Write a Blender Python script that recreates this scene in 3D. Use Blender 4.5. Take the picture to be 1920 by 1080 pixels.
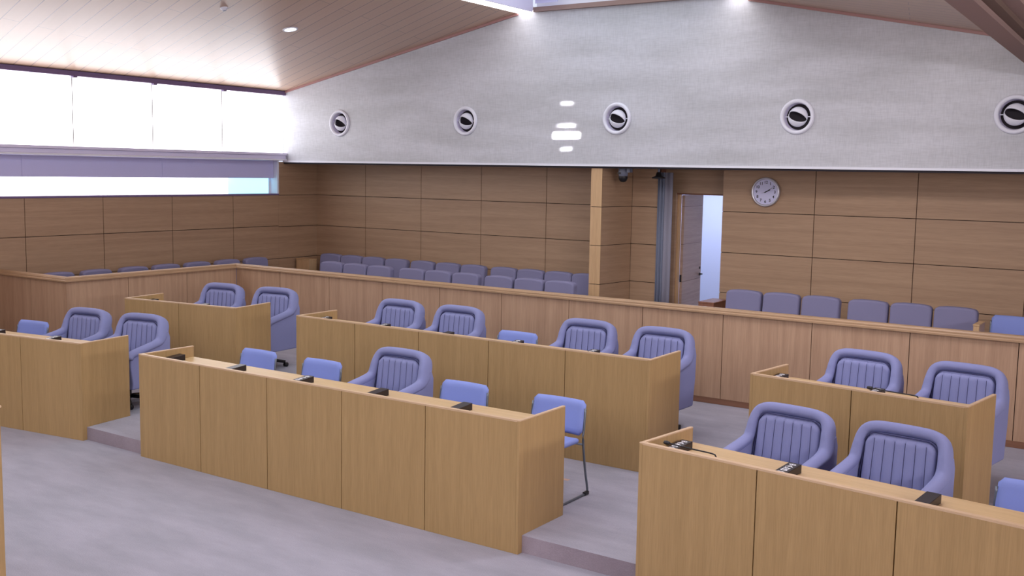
import bpy, bmesh, math, random
from mathutils import Vector, Matrix
random.seed(4)
R = math.radians
for o in list(bpy.data.objects): bpy.data.objects.remove(o)
scn = bpy.context.scene
COL = scn.collection

# ------------------------------------------------------------------ camera
YAW, PITCH, ROLL, FPX, CAMH = -0.5955319, 0.1101124, 0.0169472, 1976.97, 2.55
fw = Vector((math.sin(YAW)*math.cos(PITCH), math.cos(YAW)*math.cos(PITCH), -math.sin(PITCH)))
rr = Vector((math.cos(YAW), -math.sin(YAW), 0)); uu = rr.cross(fw)
cr = math.cos(ROLL)*rr + math.sin(ROLL)*uu
cu = -math.sin(ROLL)*rr + math.cos(ROLL)*uu
cam_d = bpy.data.cameras.new('camera'); cam = bpy.data.objects.new('camera', cam_d); COL.objects.link(cam)
cam_d.sensor_fit = 'HORIZONTAL'; cam_d.sensor_width = 36; cam_d.lens = 36*FPX/1920
cam_d.clip_start = 0.05; cam_d.clip_end = 200
m3 = Matrix((cr, cu, -fw)).transposed()
cam.matrix_world = Matrix.Translation((0, 0, CAMH)) @ m3.to_4x4()
scn.camera = cam

# ------------------------------------------------------------------ view and world
scn.view_settings.view_transform = 'Standard'; scn.view_settings.look = 'None'
scn.view_settings.exposure = 0.0; scn.view_settings.gamma = 1.0
scn.view_settings.use_curve_mapping = False
world = bpy.data.worlds.new('daylight'); scn.world = world; world.use_nodes = True
wb = world.node_tree.nodes['Background']
wb.inputs[0].default_value = (0.80, 0.84, 1.0, 1); wb.inputs[1].default_value = 1.0

def area_light(name, loc, rot, sx, sy, power, color=(1, 1, 1), spread=180):
    d = bpy.data.lights.new(name, 'AREA'); d.shape = 'RECTANGLE'; d.size = sx; d.size_y = sy
    d.energy = power; d.color = color; d.spread = R(spread)
    o = bpy.data.objects.new(name, d); COL.objects.link(o); o.location = loc; o.rotation_euler = rot
    return o
E_CLER, E_LOW, E_SKY, E_TUBE = 4.0, 2.5, 1.3, 5.0
P_CEIL, P_CORR, P_FRONT, P_RIGHT, P_WASH = 7, 40, 4, 860, 16
COOL = (0.90, 0.88, 1.0)
# recessed fluorescent fittings in the ceiling above and behind the viewer
for yy in (-3.0, 0.6, 4.2, 7.8):
    area_light('ceiling_lamp', (-9.6, yy, 4.28), (0, R(-8), 0), 0.5, 1.2, P_CEIL, COOL)
    area_light('ceiling_lamp', (-2.35, yy, 4.02), (0, R(12), 0), 0.5, 1.2, P_CEIL*8.0, COOL)
# wall-washing fitting on the right slope, aimed at the clock wall
ww = area_light('wall_washer', (-2.9, 8.6, 4.10), (0, 0, 0), 0.8, 0.3, P_WASH, (1.0, 0.93, 0.92), 110)
ww.rotation_euler = Vector((0.10, -0.80, 0.42)).to_track_quat('Z', 'Y').to_euler()
# unseen fill light added behind the viewer, without a window
area_light('rear_fill_light', (-3.5, -4.8, 2.9), (R(90), 0, 0), 9.0, 2.2, P_FRONT, (0.93, 0.90, 1.0))
# unseen fill light added on the right to brighten the desk sides
area_light('right_fill_light', (3.9, 2.5, 3.0), (0, R(90), 0), 1.2, 12.0, P_RIGHT, (0.94, 0.91, 1.0))
# lamp in the corridor behind the open door
area_light('corridor_light', (-6.75, 15.1, 2.70), (0, 0, 0), 1.0, 0.5, P_CORR, (0.66, 0.74, 1.0))
area_light('corridor_light', (-4.4, 14.6, 2.70), (0, 0, 0), 0.6, 0.6, 16, (0.95, 0.92, 1.0))  # extra fill added to brighten the open door leaf
# unseen tight beams added to draw the bright glint on the white wall
def glint(x, z, w, h, power):
    src = Vector((-4.0, 3.0, 3.3)); dst = Vector((x, 12.25, z))
    d = (dst-src); o = area_light('glint_beam', src, (0, 0, 0), w, h, power, (1, 0.98, 1), 0.5)
    o.rotation_euler = (-d).to_track_quat('Z', 'Y').to_euler()

# ------------------------------------------------------------------ materials
MATS = {}
def newmat(name):
    m = bpy.data.materials.new(name); m.use_nodes = True
    nt = m.node_tree; b = nt.nodes['Principled BSDF']; MATS[name] = m
    return m, nt, b
def N(nt, t, **kw):
    n = nt.nodes.new(t)
    for k, v in kw.items(): setattr(n, k, v)
    return n
def plain(name, col, rough=0.5, metal=0.0, spec=0.5, bump=0, bscale=200):
    m, nt, b = newmat(name)
    b.inputs['Base Color'].default_value = (*col, 1); b.inputs['Roughness'].default_value = rough
    b.inputs['Metallic'].default_value = metal; b.inputs['Specular IOR Level'].default_value = spec
    tc = N(nt, 'ShaderNodeTexCoord'); nz = N(nt, 'ShaderNodeTexNoise'); nz.inputs['Scale'].default_value = bscale
    nt.links.new(tc.outputs['Object'], nz.inputs['Vector'])
    if bump:
        bp = N(nt, 'ShaderNodeBump'); bp.inputs['Strength'].default_value = bump; bp.inputs['Distance'].default_value = 0.002
        nt.links.new(nz.outputs['Fac'], bp.inputs['Height']); nt.links.new(bp.outputs['Normal'], b.inputs['Normal'])
    mx = N(nt, 'ShaderNodeMixRGB'); mx.inputs[1].default_value = (*[c*0.93 for c in col], 1); mx.inputs[2].default_value = (*[min(1, c*1.07) for c in col], 1)
    nt.links.new(nz.outputs['Fac'], mx.inputs[0]); nt.links.new(mx.outputs[0], b.inputs['Base Color'])
    return m
def srgb(r, g, b):
    f = lambda c: (c/255/12.92) if c/255 <= 0.04045 else ((c/255+0.055)/1.055)**2.4
    return (f(r), f(g), f(b))
def emis(name, col, strength):
    m, nt, b = newmat(name)
    b.inputs['Base Color'].default_value = (0.8, 0.8, 0.8, 1)
    b.inputs['Emission Color'].default_value = (*col, 1); b.inputs['Emission Strength'].default_value = strength
    return m
def wood(name, c1, c2, grain='Z', rough=0.45, fine=1.0, streak=0.5, coord='Object'):
    """veneer: long streaks along one axis plus fine pores"""
    m, nt, b = newmat(name)
    tc = N(nt, 'ShaderNodeTexCoord'); mp = N(nt, 'ShaderNodeMapping')
    s = {'Z': (22, 22, 0.8), 'X': (0.8, 22, 22), 'Y': (22, 0.8, 22), 'H': (0.8, 0.8, 26)}[grain]
    mp.inputs['Scale'].default_value = s
    nt.links.new(tc.outputs[coord], mp.inputs['Vector'])
    n1 = N(nt, 'ShaderNodeTexNoise'); n1.inputs['Scale'].default_value = 1.0*fine; n1.inputs['Detail'].default_value = 5; n1.inputs['Distortion'].default_value = 0.6
    mp2 = N(nt, 'ShaderNodeMapping'); mp2.inputs['Scale'].default_value = tuple(v*7 for v in s)
    nt.links.new(tc.outputs[coord], mp2.inputs['Vector'])
    n2 = N(nt, 'ShaderNodeTexNoise'); n2.inputs['Scale'].default_value = 1.0; n2.inputs['Detail'].default_value = 2
    nt.links.new(mp.outputs[0], n1.inputs['Vector']); nt.links.new(mp2.outputs[0], n2.inputs['Vector'])
    cr_ = N(nt, 'ShaderNodeValToRGB'); cr_.color_ramp.elements[0].position = 0.30; cr_.color_ramp.elements[1].position = 0.70
    cr_.color_ramp.elements[0].color = (*c1, 1); cr_.color_ramp.elements[1].color = (*c2, 1)
    nt.links.new(n1.outputs['Fac'], cr_.inputs[0])
    mx = N(nt, 'ShaderNodeMixRGB', blend_type='MULTIPLY'); mx.inputs[0].default_value = streak
    rp = N(nt, 'ShaderNodeValToRGB'); rp.color_ramp.elements[0].position = 0.35; rp.color_ramp.elements[1].position = 0.6
    rp.color_ramp.elements[0].color = (0.80, 0.78, 0.76, 1); rp.color_ramp.elements[1].color = (1, 1, 1, 1)
    nt.links.new(n2.outputs['Fac'], rp.inputs[0])
    nt.links.new(cr_.outputs[0], mx.inputs[1]); nt.links.new(rp.outputs[0], mx.inputs[2])
    nt.links.new(mx.outputs[0], b.inputs['Base Color']); b.inputs['Roughness'].default_value = rough
    return m
M_desk = wood('desk_veneer', srgb(172, 140, 92), srgb(183, 150, 101), 'Z', 0.5)
M_desktop = wood('desk_top_veneer', srgb(204, 171, 122), srgb(214, 182, 134), 'X', 0.38)
M_edge = wood('desk_edge_band', srgb(204, 172, 136), srgb(216, 184, 148), 'X', 0.45)
M_part = wood('partition_veneer', srgb(172, 138, 110), srgb(190, 156, 126), 'Z', 0.5, fine=0.8)
M_cap = wood('partition_cap_wood', srgb(168, 136, 102), srgb(184, 150, 116), 'H', 0.45)
M_kick = wood('partition_kick_wood', srgb(128, 88, 66), srgb(142, 100, 76), 'H', 0.6)
M_wallp = wood('wall_panel_veneer', srgb(166, 134, 106), srgb(182, 150, 120), 'H', 0.5, fine=0.7)
M_edgew = wood('light_edge_wood', srgb(200, 162, 120), srgb(212, 176, 132), 'Z', 0.5)
M_redw = wood('red_brown_wood', srgb(128, 82, 62), srgb(148, 98, 74), 'Z', 0.5)
M_gap = plain('dark_joint', srgb(70, 50, 42), 0.9)
M_beam = plain('beam_paint', srgb(150, 124, 116), 0.7)
M_beamd = plain('beam_dark', srgb(110, 88, 76), 0.8)
M_trimw = plain('white_trim', srgb(232, 232, 240), 0.5)
M_sill = plain('sill_lavender', srgb(226, 220, 244), 0.4)
M_valance = plain('valance_grey', srgb(204, 200, 238), 0.6)
M_frame = plain('window_frame_mauve', srgb(112, 92, 130), 0.5)
M_red = plain('pink_ceiling_moulding', srgb(168, 124, 120), 0.5)
M_soffit = plain('soffit_board', srgb(196, 186, 176), 0.8)
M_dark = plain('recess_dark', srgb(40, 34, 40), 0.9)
M_fab = plain('armchair_fabric', srgb(138, 142, 184), 0.85, spec=0.25, bump=0.3, bscale=500)
M_fabd = plain('armchair_groove', srgb(66, 66, 100), 0.9, spec=0.2)
M_blue = plain('stack_chair_fabric', srgb(136, 150, 212), 0.8, spec=0.25, bump=0.25, bscale=500)
M_seat = plain('gallery_seat_fabric', srgb(131, 128, 158), 0.85, spec=0.25, bump=0.25, bscale=500)
M_steel = plain('grey_tube_steel', srgb(120, 126, 134), 0.35, metal=0.6)
M_black = plain('black_plastic', srgb(24, 22, 26), 0.45)
M_plate = plain('black_name_block', srgb(34, 26, 28), 0.35)
M_ink = plain('white_lettering', srgb(235, 235, 240), 0.5)
M_white = plain('white_metal', srgb(226, 226, 236), 0.45)
M_face = plain('clock_face', srgb(206, 204, 232), 0.5)
M_silver = plain('silver_rim', srgb(205, 202, 210), 0.3, metal=0.6)
M_cgrey = plain('camera_housing_grey', srgb(120, 124, 140), 0.45)
M_curt = plain('curtain_fabric', srgb(150, 148, 162), 0.9, spec=0.1)
M_curtd = plain('curtain_fabric_blue', srgb(132, 138, 156), 0.9, spec=0.1)
M_corr = plain('corridor_paint', srgb(220, 224, 240), 0.8)
M_tape = plain('tan_tape', srgb(196, 160, 140), 0.8)
M_glassw = emis('daylit_pane', (0.95, 0.955, 1.0), E_CLER)
M_glassl = emis('daylit_low_pane', (1.0, 1.0, 1.0), E_LOW)
M_glassc = emis('daylit_blue_pane', (0.35, 0.85, 1.0), 1.35)
M_glasss = emis('skylight_pane', (0.86, 0.95, 1.0), E_SKY)
M_tube = emis('strip_diffuser', (1.0, 0.97, 1.0), E_TUBE)
M_bulb = emis('downlight_lamp', (1.0, 0.97, 1.0), 14)

def carpet(name, c1, c2):
    m, nt, b = newmat(name)
    tc = N(nt, 'ShaderNodeTexCoord')
    n1 = N(nt, 'ShaderNodeTexNoise'); n1.inputs['Scale'].default_value = 1.6; n1.inputs['Detail'].default_value = 5; n1.inputs['Roughness'].default_value = 0.6
    mp = N(nt, 'ShaderNodeMapping'); mp.inputs['Scale'].default_value = (1.0, 3.0, 1)
    nt.links.new(tc.outputs['Object'], mp.inputs[0]); nt.links.new(mp.outputs[0], n1.inputs['Vector'])
    wv = N(nt, 'ShaderNodeTexWave', bands_direction='Y'); wv.inputs['Scale'].default_value = 26; wv.inputs['Distortion'].default_value = 3.0; wv.inputs['Detail'].default_value = 3; wv.inputs['Detail Scale'].default_value = 3
    nt.links.new(tc.outputs['Object'], wv.inputs['Vector'])
    n2 = N(nt, 'ShaderNodeTexNoise'); n2.inputs['Scale'].default_value = 170; n2.inputs['Detail'].default_value = 2
    nt.links.new(tc.outputs['Object'], n2.inputs['Vector'])
    cr_ = N(nt, 'ShaderNodeValToRGB'); cr_.color_ramp.elements[0].position = 0.35; cr_.color_ramp.elements[1].position = 0.65
    cr_.color_ramp.elements[0].color = (*c1, 1); cr_.color_ramp.elements[1].color = (*c2, 1)
    nt.links.new(n1.outputs['Fac'], cr_.inputs[0])
    mx = N(nt, 'ShaderNodeMixRGB', blend_type='MULTIPLY'); mx.inputs[0].default_value = 0.10
    nt.links.new(cr_.outputs[0], mx.inputs[1]); nt.links.new(wv.outputs['Color'], mx.inputs[2])
    mx2 = N(nt, 'ShaderNodeMixRGB', blend_type='MULTIPLY'); mx2.inputs[0].default_value = 0.25
    nt.links.new(mx.outputs[0], mx2.inputs[1]); nt.links.new(n2.outputs['Fac'], mx2.inputs[2])
    nt.links.new(mx2.outputs[0], b.inputs['Base Color']); b.inputs['Roughness'].default_value = 0.95; b.inputs['Specular IOR Level'].default_value = 0.1
    bp = N(nt, 'ShaderNodeBump'); bp.inputs['Strength'].default_value = 0.5; bp.inputs['Distance'].default_value = 0.004
    nt.links.new(n2.outputs['Fac'], bp.inputs['Height']); nt.links.new(bp.outputs[0], b.inputs['Normal'])
    return m
M_carpet = carpet('carpet_pile', srgb(168, 166, 176), srgb(182, 178, 190))
M_riser = carpet('carpet_riser_shaded', srgb(158, 144, 152), srgb(180, 166, 174))  # darker mauve carpet copy: shade of the step risers put into the colour

def linen(name):
    m, nt, b = newmat(name)
    tc = N(nt, 'ShaderNodeTexCoord'); acc = None
    base = N(nt, 'ShaderNodeValToRGB'); base.color_ramp.elements[0].color = (*srgb(188, 188, 192), 1); base.color_ramp.elements[1].color = (*srgb(204, 204, 210), 1)
    base.color_ramp.elements[0].position = 0.35; base.color_ramp.elements[1].position = 0.65
    n0 = N(nt, 'ShaderNodeTexNoise'); n0.inputs['Scale'].default_value = 1.0; n0.inputs['Detail'].default_value = 6
    mp0 = N(nt, 'ShaderNodeMapping'); mp0.inputs['Scale'].default_value = (0.8, 1, 4)
    nt.links.new(tc.outputs['Object'], mp0.inputs[0]); nt.links.new(mp0.outputs[0], n0.inputs['Vector']); nt.links.new(n0.outputs['Fac'], base.inputs[0])
    out = base.outputs[0]; hs = []
    for sc in ((18, 18, 160), (160, 18, 18)):
        mp = N(nt, 'ShaderNodeMapping'); mp.inputs['Scale'].default_value = sc
        nn = N(nt, 'ShaderNodeTexNoise'); nn.inputs['Scale'].default_value = 0.5; nn.inputs['Detail'].default_value = 3
        nt.links.new(tc.outputs['Object'], mp.inputs[0]); nt.links.new(mp.outputs[0], nn.inputs['Vector'])
        rp = N(nt, 'ShaderNodeValToRGB'); rp.color_ramp.elements[0].position = 0.3; rp.color_ramp.elements[1].position = 0.6
        rp.color_ramp.elements[0].color = (0.84, 0.84, 0.84, 1)
        nt.links.new(nn.outputs['Fac'], rp.inputs[0])
        mx = N(nt, 'ShaderNodeMixRGB', blend_type='MULTIPLY'); mx.inputs[0].default_value = 0.6
        nt.links.new(out, mx.inputs[1]); nt.links.new(rp.outputs[0], mx.inputs[2]); out = mx.outputs[0]; hs.append(nn)
    nt.links.new(out, b.inputs['Base Color']); b.inputs['Roughness'].default_value = 0.42; b.inputs['Specular IOR Level'].default_value = 0.4
    return m
M_linen = linen('linen_wallpaper')

def plank_ceiling(name):
    m, nt, b = newmat(name)
    tc = N(nt, 'ShaderNodeTexCoord'); mp = N(nt, 'ShaderNodeMapping'); mp.inputs['Rotation'].default_value = (0, 0, R(13.3))
    nt.links.new(tc.outputs['Object'], mp.inputs[0])
    sp = N(nt, 'ShaderNodeSeparateXYZ'); nt.links.new(mp.outputs[0], sp.inputs[0])
    def mth(op, a, bb=None):
        n = N(nt, 'ShaderNodeMath', operation=op)
        for i, v in enumerate((a, bb)):
            if v is None: continue
            if isinstance(v, (int, float)): n.inputs[i].default_value = v
            else: nt.links.new(v, n.inputs[i])
        return n.outputs[0]
    W = 0.2250; L = 2.94
    v = mth('ADD', sp.outputs[1], 200*W + 0.04); vr = mth('DIVIDE', v, W); row = mth('FLOOR', vr); fv = mth('FRACT', vr)
    odd = mth('MODULO', row, 2.0)
    u = mth('ADD', sp.outputs[0], mth('MULTIPLY', sp.outputs[1], 0.50)); u = mth('ADD', u, mth('MULTIPLY', odd, L/2)); ur = mth('DIVIDE', mth('ADD', u, 30*L+0.2), L)
    fu = mth('FRACT', ur)
    g1 = mth('LESS_THAN', fv, 0.05); g2 = mth('MULTIPLY', mth('LESS_THAN', fu, 0.0028), 0.8); g = mth('MAXIMUM', g1, g2)
    cell = mth('ADD', mth('MULTIPLY', row, 7.13), mth('MULTIPLY', mth('FLOOR', ur), 3.7))
    wn = N(nt, 'ShaderNodeTexWhiteNoise', noise_dimensions='1D'); nt.links.new(cell, wn.inputs['W'])
    mp2 = N(nt, 'ShaderNodeMapping'); mp2.inputs['Scale'].default_value = (1.2, 30, 1); nt.links.new(mp.outputs[0], mp2.inputs[0])
    nn = N(nt, 'ShaderNodeTexNoise'); nn.inputs['Scale'].default_value = 1.0; nn.inputs['Detail'].default_value = 4; nt.links.new(mp2.outputs[0], nn.inputs['Vector'])
    f = mth('ADD', mth('MULTIPLY', wn.outputs['Value'], 0.35), mth('MULTIPLY', nn.outputs['Fac'], 0.65))
    rp = N(nt, 'ShaderNodeValToRGB'); rp.color_ramp.elements[0].color = (*srgb(188, 154, 128), 1); rp.color_ramp.elements[1].color = (*srgb(204, 170, 144), 1)
    nt.links.new(f, rp.inputs[0])
    mx = N(nt, 'ShaderNodeMixRGB'); nt.links.new(g, mx.inputs[0]); nt.links.new(rp.outputs[0], mx.inputs[1]); mx.inputs[2].default_value = (*srgb(124, 94, 92), 1)
    nt.links.new(mx.outputs[0], b.inputs['Base Color']); b.inputs['Roughness'].default_value = 0.33; b.inputs['Specular IOR Level'].default_value = 0.75
    return m
M_ceil = plank_ceiling('ceiling_planks')

# ------------------------------------------------------------------ mesh helpers
class MB:
    """collects shapes into one mesh"""
    def __init__(s): s.v = []; s.f = []; s.mi = []; s.sm = []
    def add(s, vs, fs, mi=0, smooth=False):
        b = len(s.v); s.v += [tuple(p) for p in vs]
        for f in fs: s.f.append([b+i for i in f]); s.mi.append(mi); s.sm.append(smooth)
    def box(s, x0, x1, y0, y1, z0, z1, mi=0):
        s.add([(x0, y0, z0), (x1, y0, z0), (x1, y1, z0), (x0, y1, z0), (x0, y0, z1), (x1, y0, z1), (x1, y1, z1), (x0, y1, z1)],
              [(3, 2, 1, 0), (4, 5, 6, 7), (0, 1, 5, 4), (1, 2, 6, 5), (2, 3, 7, 6), (3, 0, 4, 7)], mi)
    def prism(s, poly, a0, a1, axis='Z', mi=0):
        """polygon extruded along an axis; poly in the other two coordinates"""
        def P(p, a): return {'Z': (p[0], p[1], a), 'X': (a, p[0], p[1]), 'Y': (p[0], a, p[1])}[axis]
        n = len(poly); vs = [P(p, a0) for p in poly]+[P(p, a1) for p in poly]
        fs = [list(range(n))[::-1], list(range(n, 2*n))]+[(i, (i+1) % n, (i+1) % n+n, i+n) for i in range(n)]
        s.add(vs, fs, mi)
    def tube(s, pts, r, n=10, mi=0, closed=False):
        pts = [Vector(p) for p in pts]; rings = []; up = Vector((0, 0, 1))
        for i, p in enumerate(pts):
            a = pts[max(i-1, 0)]; b = pts[min(i+1, len(pts)-1)]; t = (b-a).normalized()
            x = t.cross(up)
            if x.length < 1e-3: x = t.cross(Vector((0, 1, 0)))
            x.normalize(); y = x.cross(t).normalized()
            rings.append([p+x*math.cos(2*math.pi*k/n)*r+y*math.sin(2*math.pi*k/n)*r for k in range(n)])
        vs = [q for rg in rings for q in rg]; fs = []
        for i in range(len(pts)-1):
            for k in range(n): fs.append((i*n+k, i*n+(k+1) % n, (i+1)*n+(k+1) % n, (i+1)*n+k))
        fs += [list(range(n))[::-1], [(len(pts)-1)*n+k for k in range(n)]]
        s.add(vs, fs, mi, True)
    def lathe(s, prof, n=32, c=(0, 0, 0), axis='Z', mi=0, smooth=True, a0=0, a1=2*math.pi):
        vs = []; full = abs(a1-a0-2*math.pi) < 1e-6; m = n if full else n+1
        for r, h in prof:
            for k in range(m):
                t = a0+(a1-a0)*k/n; x, y = r*math.cos(t), r*math.sin(t)
                vs.append({'Z': (c[0]+x, c[1]+y, c[2]+h), 'Y': (c[0]+x, c[1]+h, c[2]+y), 'X': (c[0]+h, c[1]+x, c[2]+y)}[axis])
        fs = []
        for i in range(len(prof)-1):
            for k in range(n if full else n):
                k2 = (k+1) % m
                fs.append((i*m+k, i*m+k2, (i+1)*m+k2, (i+1)*m+k))
        s.add(vs, fs, mi, smooth)
    def build(s, name, mats, parent=None, bevel=0, seg=2, sub=0, loc=None):
        me = bpy.data.meshes.new(name); me.from_pydata(s.v, [], s.f)
        for m in (mats if isinstance(mats, (list, tuple)) else [mats]): me.materials.append(m)
        bm = bmesh.new(); bm.from_mesh(me)
        for f, mi, sm in zip(bm.faces, s.mi, s.sm): f.material_index = mi; f.smooth = sm
        bmesh.ops.recalc_face_normals(bm, faces=bm.faces)
        if bevel:
            bmesh.ops.remove_doubles(bm, verts=bm.verts, dist=1e-6)
            es = [e for e in bm.edges if len(e.link_faces) == 2 and e.calc_face_angle(0) > R(35)]
            bmesh.ops.bevel(bm, geom=es, offset=bevel, segments=seg, profile=0.5, affect='EDGES', clamp_overlap=True)
            if seg > 1:
                for f in bm.faces: f.smooth = True
        bm.to_mesh(me); bm.free()
        o = bpy.data.objects.new(name, me); COL.objects.link(o)
        if parent: o.parent = parent
        if sub:
            md = o.modifiers.new('s', 'SUBSURF'); md.levels = sub; md.render_levels = sub
        if bevel and seg > 1:
            md = o.modifiers.new('wn', 'WEIGHTED_NORMAL'); md.keep_sharp = True
        if loc: o.location = loc
        return o
def empty(name, loc=(0, 0, 0), rz=0):
    o = bpy.data.objects.new(name, None); COL.objects.link(o); o.location = loc; o.rotation_euler = (0, 0, rz); o.empty_display_size = 0.1
    return o
def tag(o, label=None, cat=None, group=None, kind=None):
    if label: o['label'] = label
    if cat: o['category'] = cat
    if group: o['group'] = group
    if kind: o['kind'] = kind
    return o
def struct(o): o['kind'] = 'structure'; return o
def kids(o): return [c for c in bpy.data.objects if c.parent == o]
def copy_tree(o, parent=None):
    c = o.copy(); COL.objects.link(c); c.parent = parent
    for ch in kids(o):
        d = ch.copy(); COL.objects.link(d); d.parent = c
        for g in kids(ch):
            e = g.copy(); COL.objects.link(e); e.parent = d
    return c

# ------------------------------------------------------------------ floors
AL, AR = R(8.0), R(-7.5)                      # the wings are turned towards the middle
XW, YW, YU = -12.85, 13.0, 12.25              # left wall, back wall, upper white wall
L1, C1, R1 = (-8.63, 5.692), (-7.77, 5.684), (-2.884, 5.677)
L2, C2, R2 = (-8.655, 7.545), (-7.77, 7.565), (-2.915, 7.545)
def off(p, ang, dx, dy):
    return (p[0]+dx*math.cos(ang)-dy*math.sin(ang), p[1]+dx*math.sin(ang)+dy*math.cos(ang))
fl = MB(); fl.box(XW, 4.0, -5.0, YW, -0.1, 0.0)
struct(fl.build('floor', [M_carpet]))
def front_line(l, c, r):
    a = off(l, AL, -5.2, 0.05); b = off(l, AL, 0, 0.05); d = (c[0], c[1]+0.05); e = (c[0]+4.0, c[1]+0.05); f = off(r, AR, 0, 0.05); g = off(r, AR, 6.9, 0.05)
    a = (XW, a[1]+(XW-a[0])*math.tan(AL)) if a[0] < XW else a
    return [a, b, d, e, f, g]
for nm, ln, z0, z1 in (('platform_lower', front_line(L1, C1, R1), 0.0, 0.12), ('platform_upper', front_line(L2, C2, R2), 0.12, 0.24)):
    x_l = XW; poly = ln+[(4.0, 9.86), (XW, 9.86)]
    if ln[0][0] > XW: poly = ln+[(4.0, 9.86), (XW, 9.86), (XW, ln[0][1])]
    n = len(poly); mb = MB()
    vs = [(p[0], p[1], z0+0.0005) for p in poly]+[(p[0], p[1], z1) for p in poly]
    mb.add(vs, [list(range(n, 2*n))], 0)
    mb.add(vs, [(i, (i+1) % n, (i+1) % n+n, i+n) for i in range(n)], 1)
    mb.add(vs, [list(range(n))[::-1]], 1)
    struct(mb.build(nm, [M_carpet, M_riser]))
mb = MB(); mb.box(XW, 4.0, 9.90, 13.0, 0.0005, 0.26); mb.box(XW, -11.33, 7.32, 9.90, 0.2405, 0.26)
struct(mb.build('floor_gallery', [M_carpet]))

# ------------------------------------------------------------------ back wall, lower part: veneer panels with open joints
def panel_wall(mb, x0, x1, xs, zs, y, z0=0.26, z1=2.66, gap=0.009, back=0.06):
    xx = [x0]+list(xs)+[x1]; zz = [z0]+list(zs)+[z1]
    for i in range(len(xx)-1):
        for j in range(len(zz)-1):
            a = xx[i]+(gap/2 if i else 0); b = xx[i+1]-(gap/2 if i < len(xx)-2 else 0)
            c = zz[j]+(gap/2 if j else 0); d = zz[j+1]-(gap/2 if j < len(zz)-2 else 0)
            mb.box(a, b, y, y+0.02, c, d, 0)
    mb.box(x0, x1, y+0.02, y+back, z0, z1, 1)
ZS = (1.065, 1.585, 2.10)
mb = MB(); panel_wall(mb, XW, -6.99, (-11.74, -10.57, -9.40, -8.23), ZS, YW)
struct(mb.build('wall_back', [M_wallp, M_gap]))
mb = MB(); panel_wall(mb, -6.83, -6.43, (), ZS, YW)
struct(mb.build('wall_alcove', [M_wallp, M_gap]))
mb = MB(); panel_wall(mb, -5.50, 4.0, (-4.28, -3.06, -1.84, -0.62, 0.6, 1.82, 3.04), (1.01, 1.54, 2.075), YW, back=0.35)
struct(mb.build('wall_right_of_door', [M_wallp, M_gap]))
# fin wall between the gallery seats and the door
mb = MB(); zz = [0.26]+list(ZS)+[2.66]
A, B, C_, D = (-7.065, 12.275), (-6.905, 12.275), (-6.832, 12.995), (-6.99, 12.995)
for j in range(4):
    mb.prism([A, B, C_, D], zz[j]+(0.004 if j else 0), zz[j+1]-(0.004 if j < 3 else 0), 'Z', 0)
    mb.box(-7.068, -6.902, 12.268, 12.2745, zz[j]+(0.004 if j else 0), zz[j+1]-(0.004 if j < 3 else 0), 1)
mb.prism([(-7.06, 12.28), (-6.91, 12.28), (-6.84, 12.99), (-6.985, 12.99)], 0.262, 2.655, 'Z', 2)
mb.box(-7.10, -6.70, 13.061, 13.08, 0.26, 2.66, 2)
struct(mb.build('wall_fin', [M_wallp, M_edgew, M_gap]))

# left wall, lower part
def panel_wall_x(mb, y0, y1, ys, zs, x, z0, z1, gap=0.009):
    yy = [y0]+list(ys)+[y1]; zz = [z0]+list(zs)+[z1]
    for i in range(len(yy)-1):
        for j in range(len(zz)-1):
            mb.box(x-0.02, x, yy[i]+(gap/2 if i else 0), yy[i+1]-(gap/2 if i < len(yy)-2 else 0), zz[j]+(gap/2 if j else 0), zz[j+1]-(gap/2 if j < len(zz)-2 else 0), 0)
    mb.box(x-0.30, x-0.02, y0, y1, z0, z1, 1)
YS = [11.18-1.149*k for k in range(14)][::-1]
mb = MB(); panel_wall_x(mb, -5.0, 12.13, YS, (1.065, 1.60), XW, 0.0, 2.10)
panel_wall_x(mb, 12.132, YW, (), (1.065, 1.585, 2.10), XW, 0.0, 2.64)
mb.box(XW-0.30, XW-0.0005, YW+0.0005, YW+0.08, 0.0, 2.66, 1)
struct(mb.build('wall_left', [M_wallp, M_gap]))
# the low strip window in the left wall
mb = MB(); mb.box(XW-0.30, XW+0.012, -5.0, 12.13, 2.101, 2.126, 0)         # sill board
mb.box(XW-0.18, XW+0.012, 12.10, 12.131, 2.126, 2.66, 1)                    # white jamb
mb.box(XW-0.175, XW-0.15, 12.06, 12.10, 2.126, 2.66, 1)
w2 = struct(mb.build('window_2', [M_frame, M_white]))
y = 12.06; k = 0
while y > -4.5:
    y0 = max(y-1.9, -4.9)
    p = MB(); 
    if k == 0:
        p.box(XW-0.17, XW-0.16, 11.22, y-0.002, 2.127, 2.66); p.build('pane', M_glassc, w2)
        p = MB(); p.box(XW-0.17, XW-0.16, y0, 11.218, 2.127, 2.66); p.build('pane', M_glassl, w2)
    else:
        p.box(XW-0.17, XW-0.16, y0, y-0.004, 2.127, 2.66); p.build('pane', M_glassl, w2)
    y = y0; k += 1
# valance of grey boards hanging in front of the strip window
v = MB(); ys = [12.095, 9.93, 7.76, 5.5, 3.3, 1.1, -1.1, -3.3, -4.99]
for a, b in zip(ys, ys[1:]): v.box(XW-0.11, XW-0.08, b+0.004, a, 2.375, 2.66)
tag(v.build('blind_valance', M_valance), 'grey lavender valance board along the top of the low strip window', 'valance')

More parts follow.
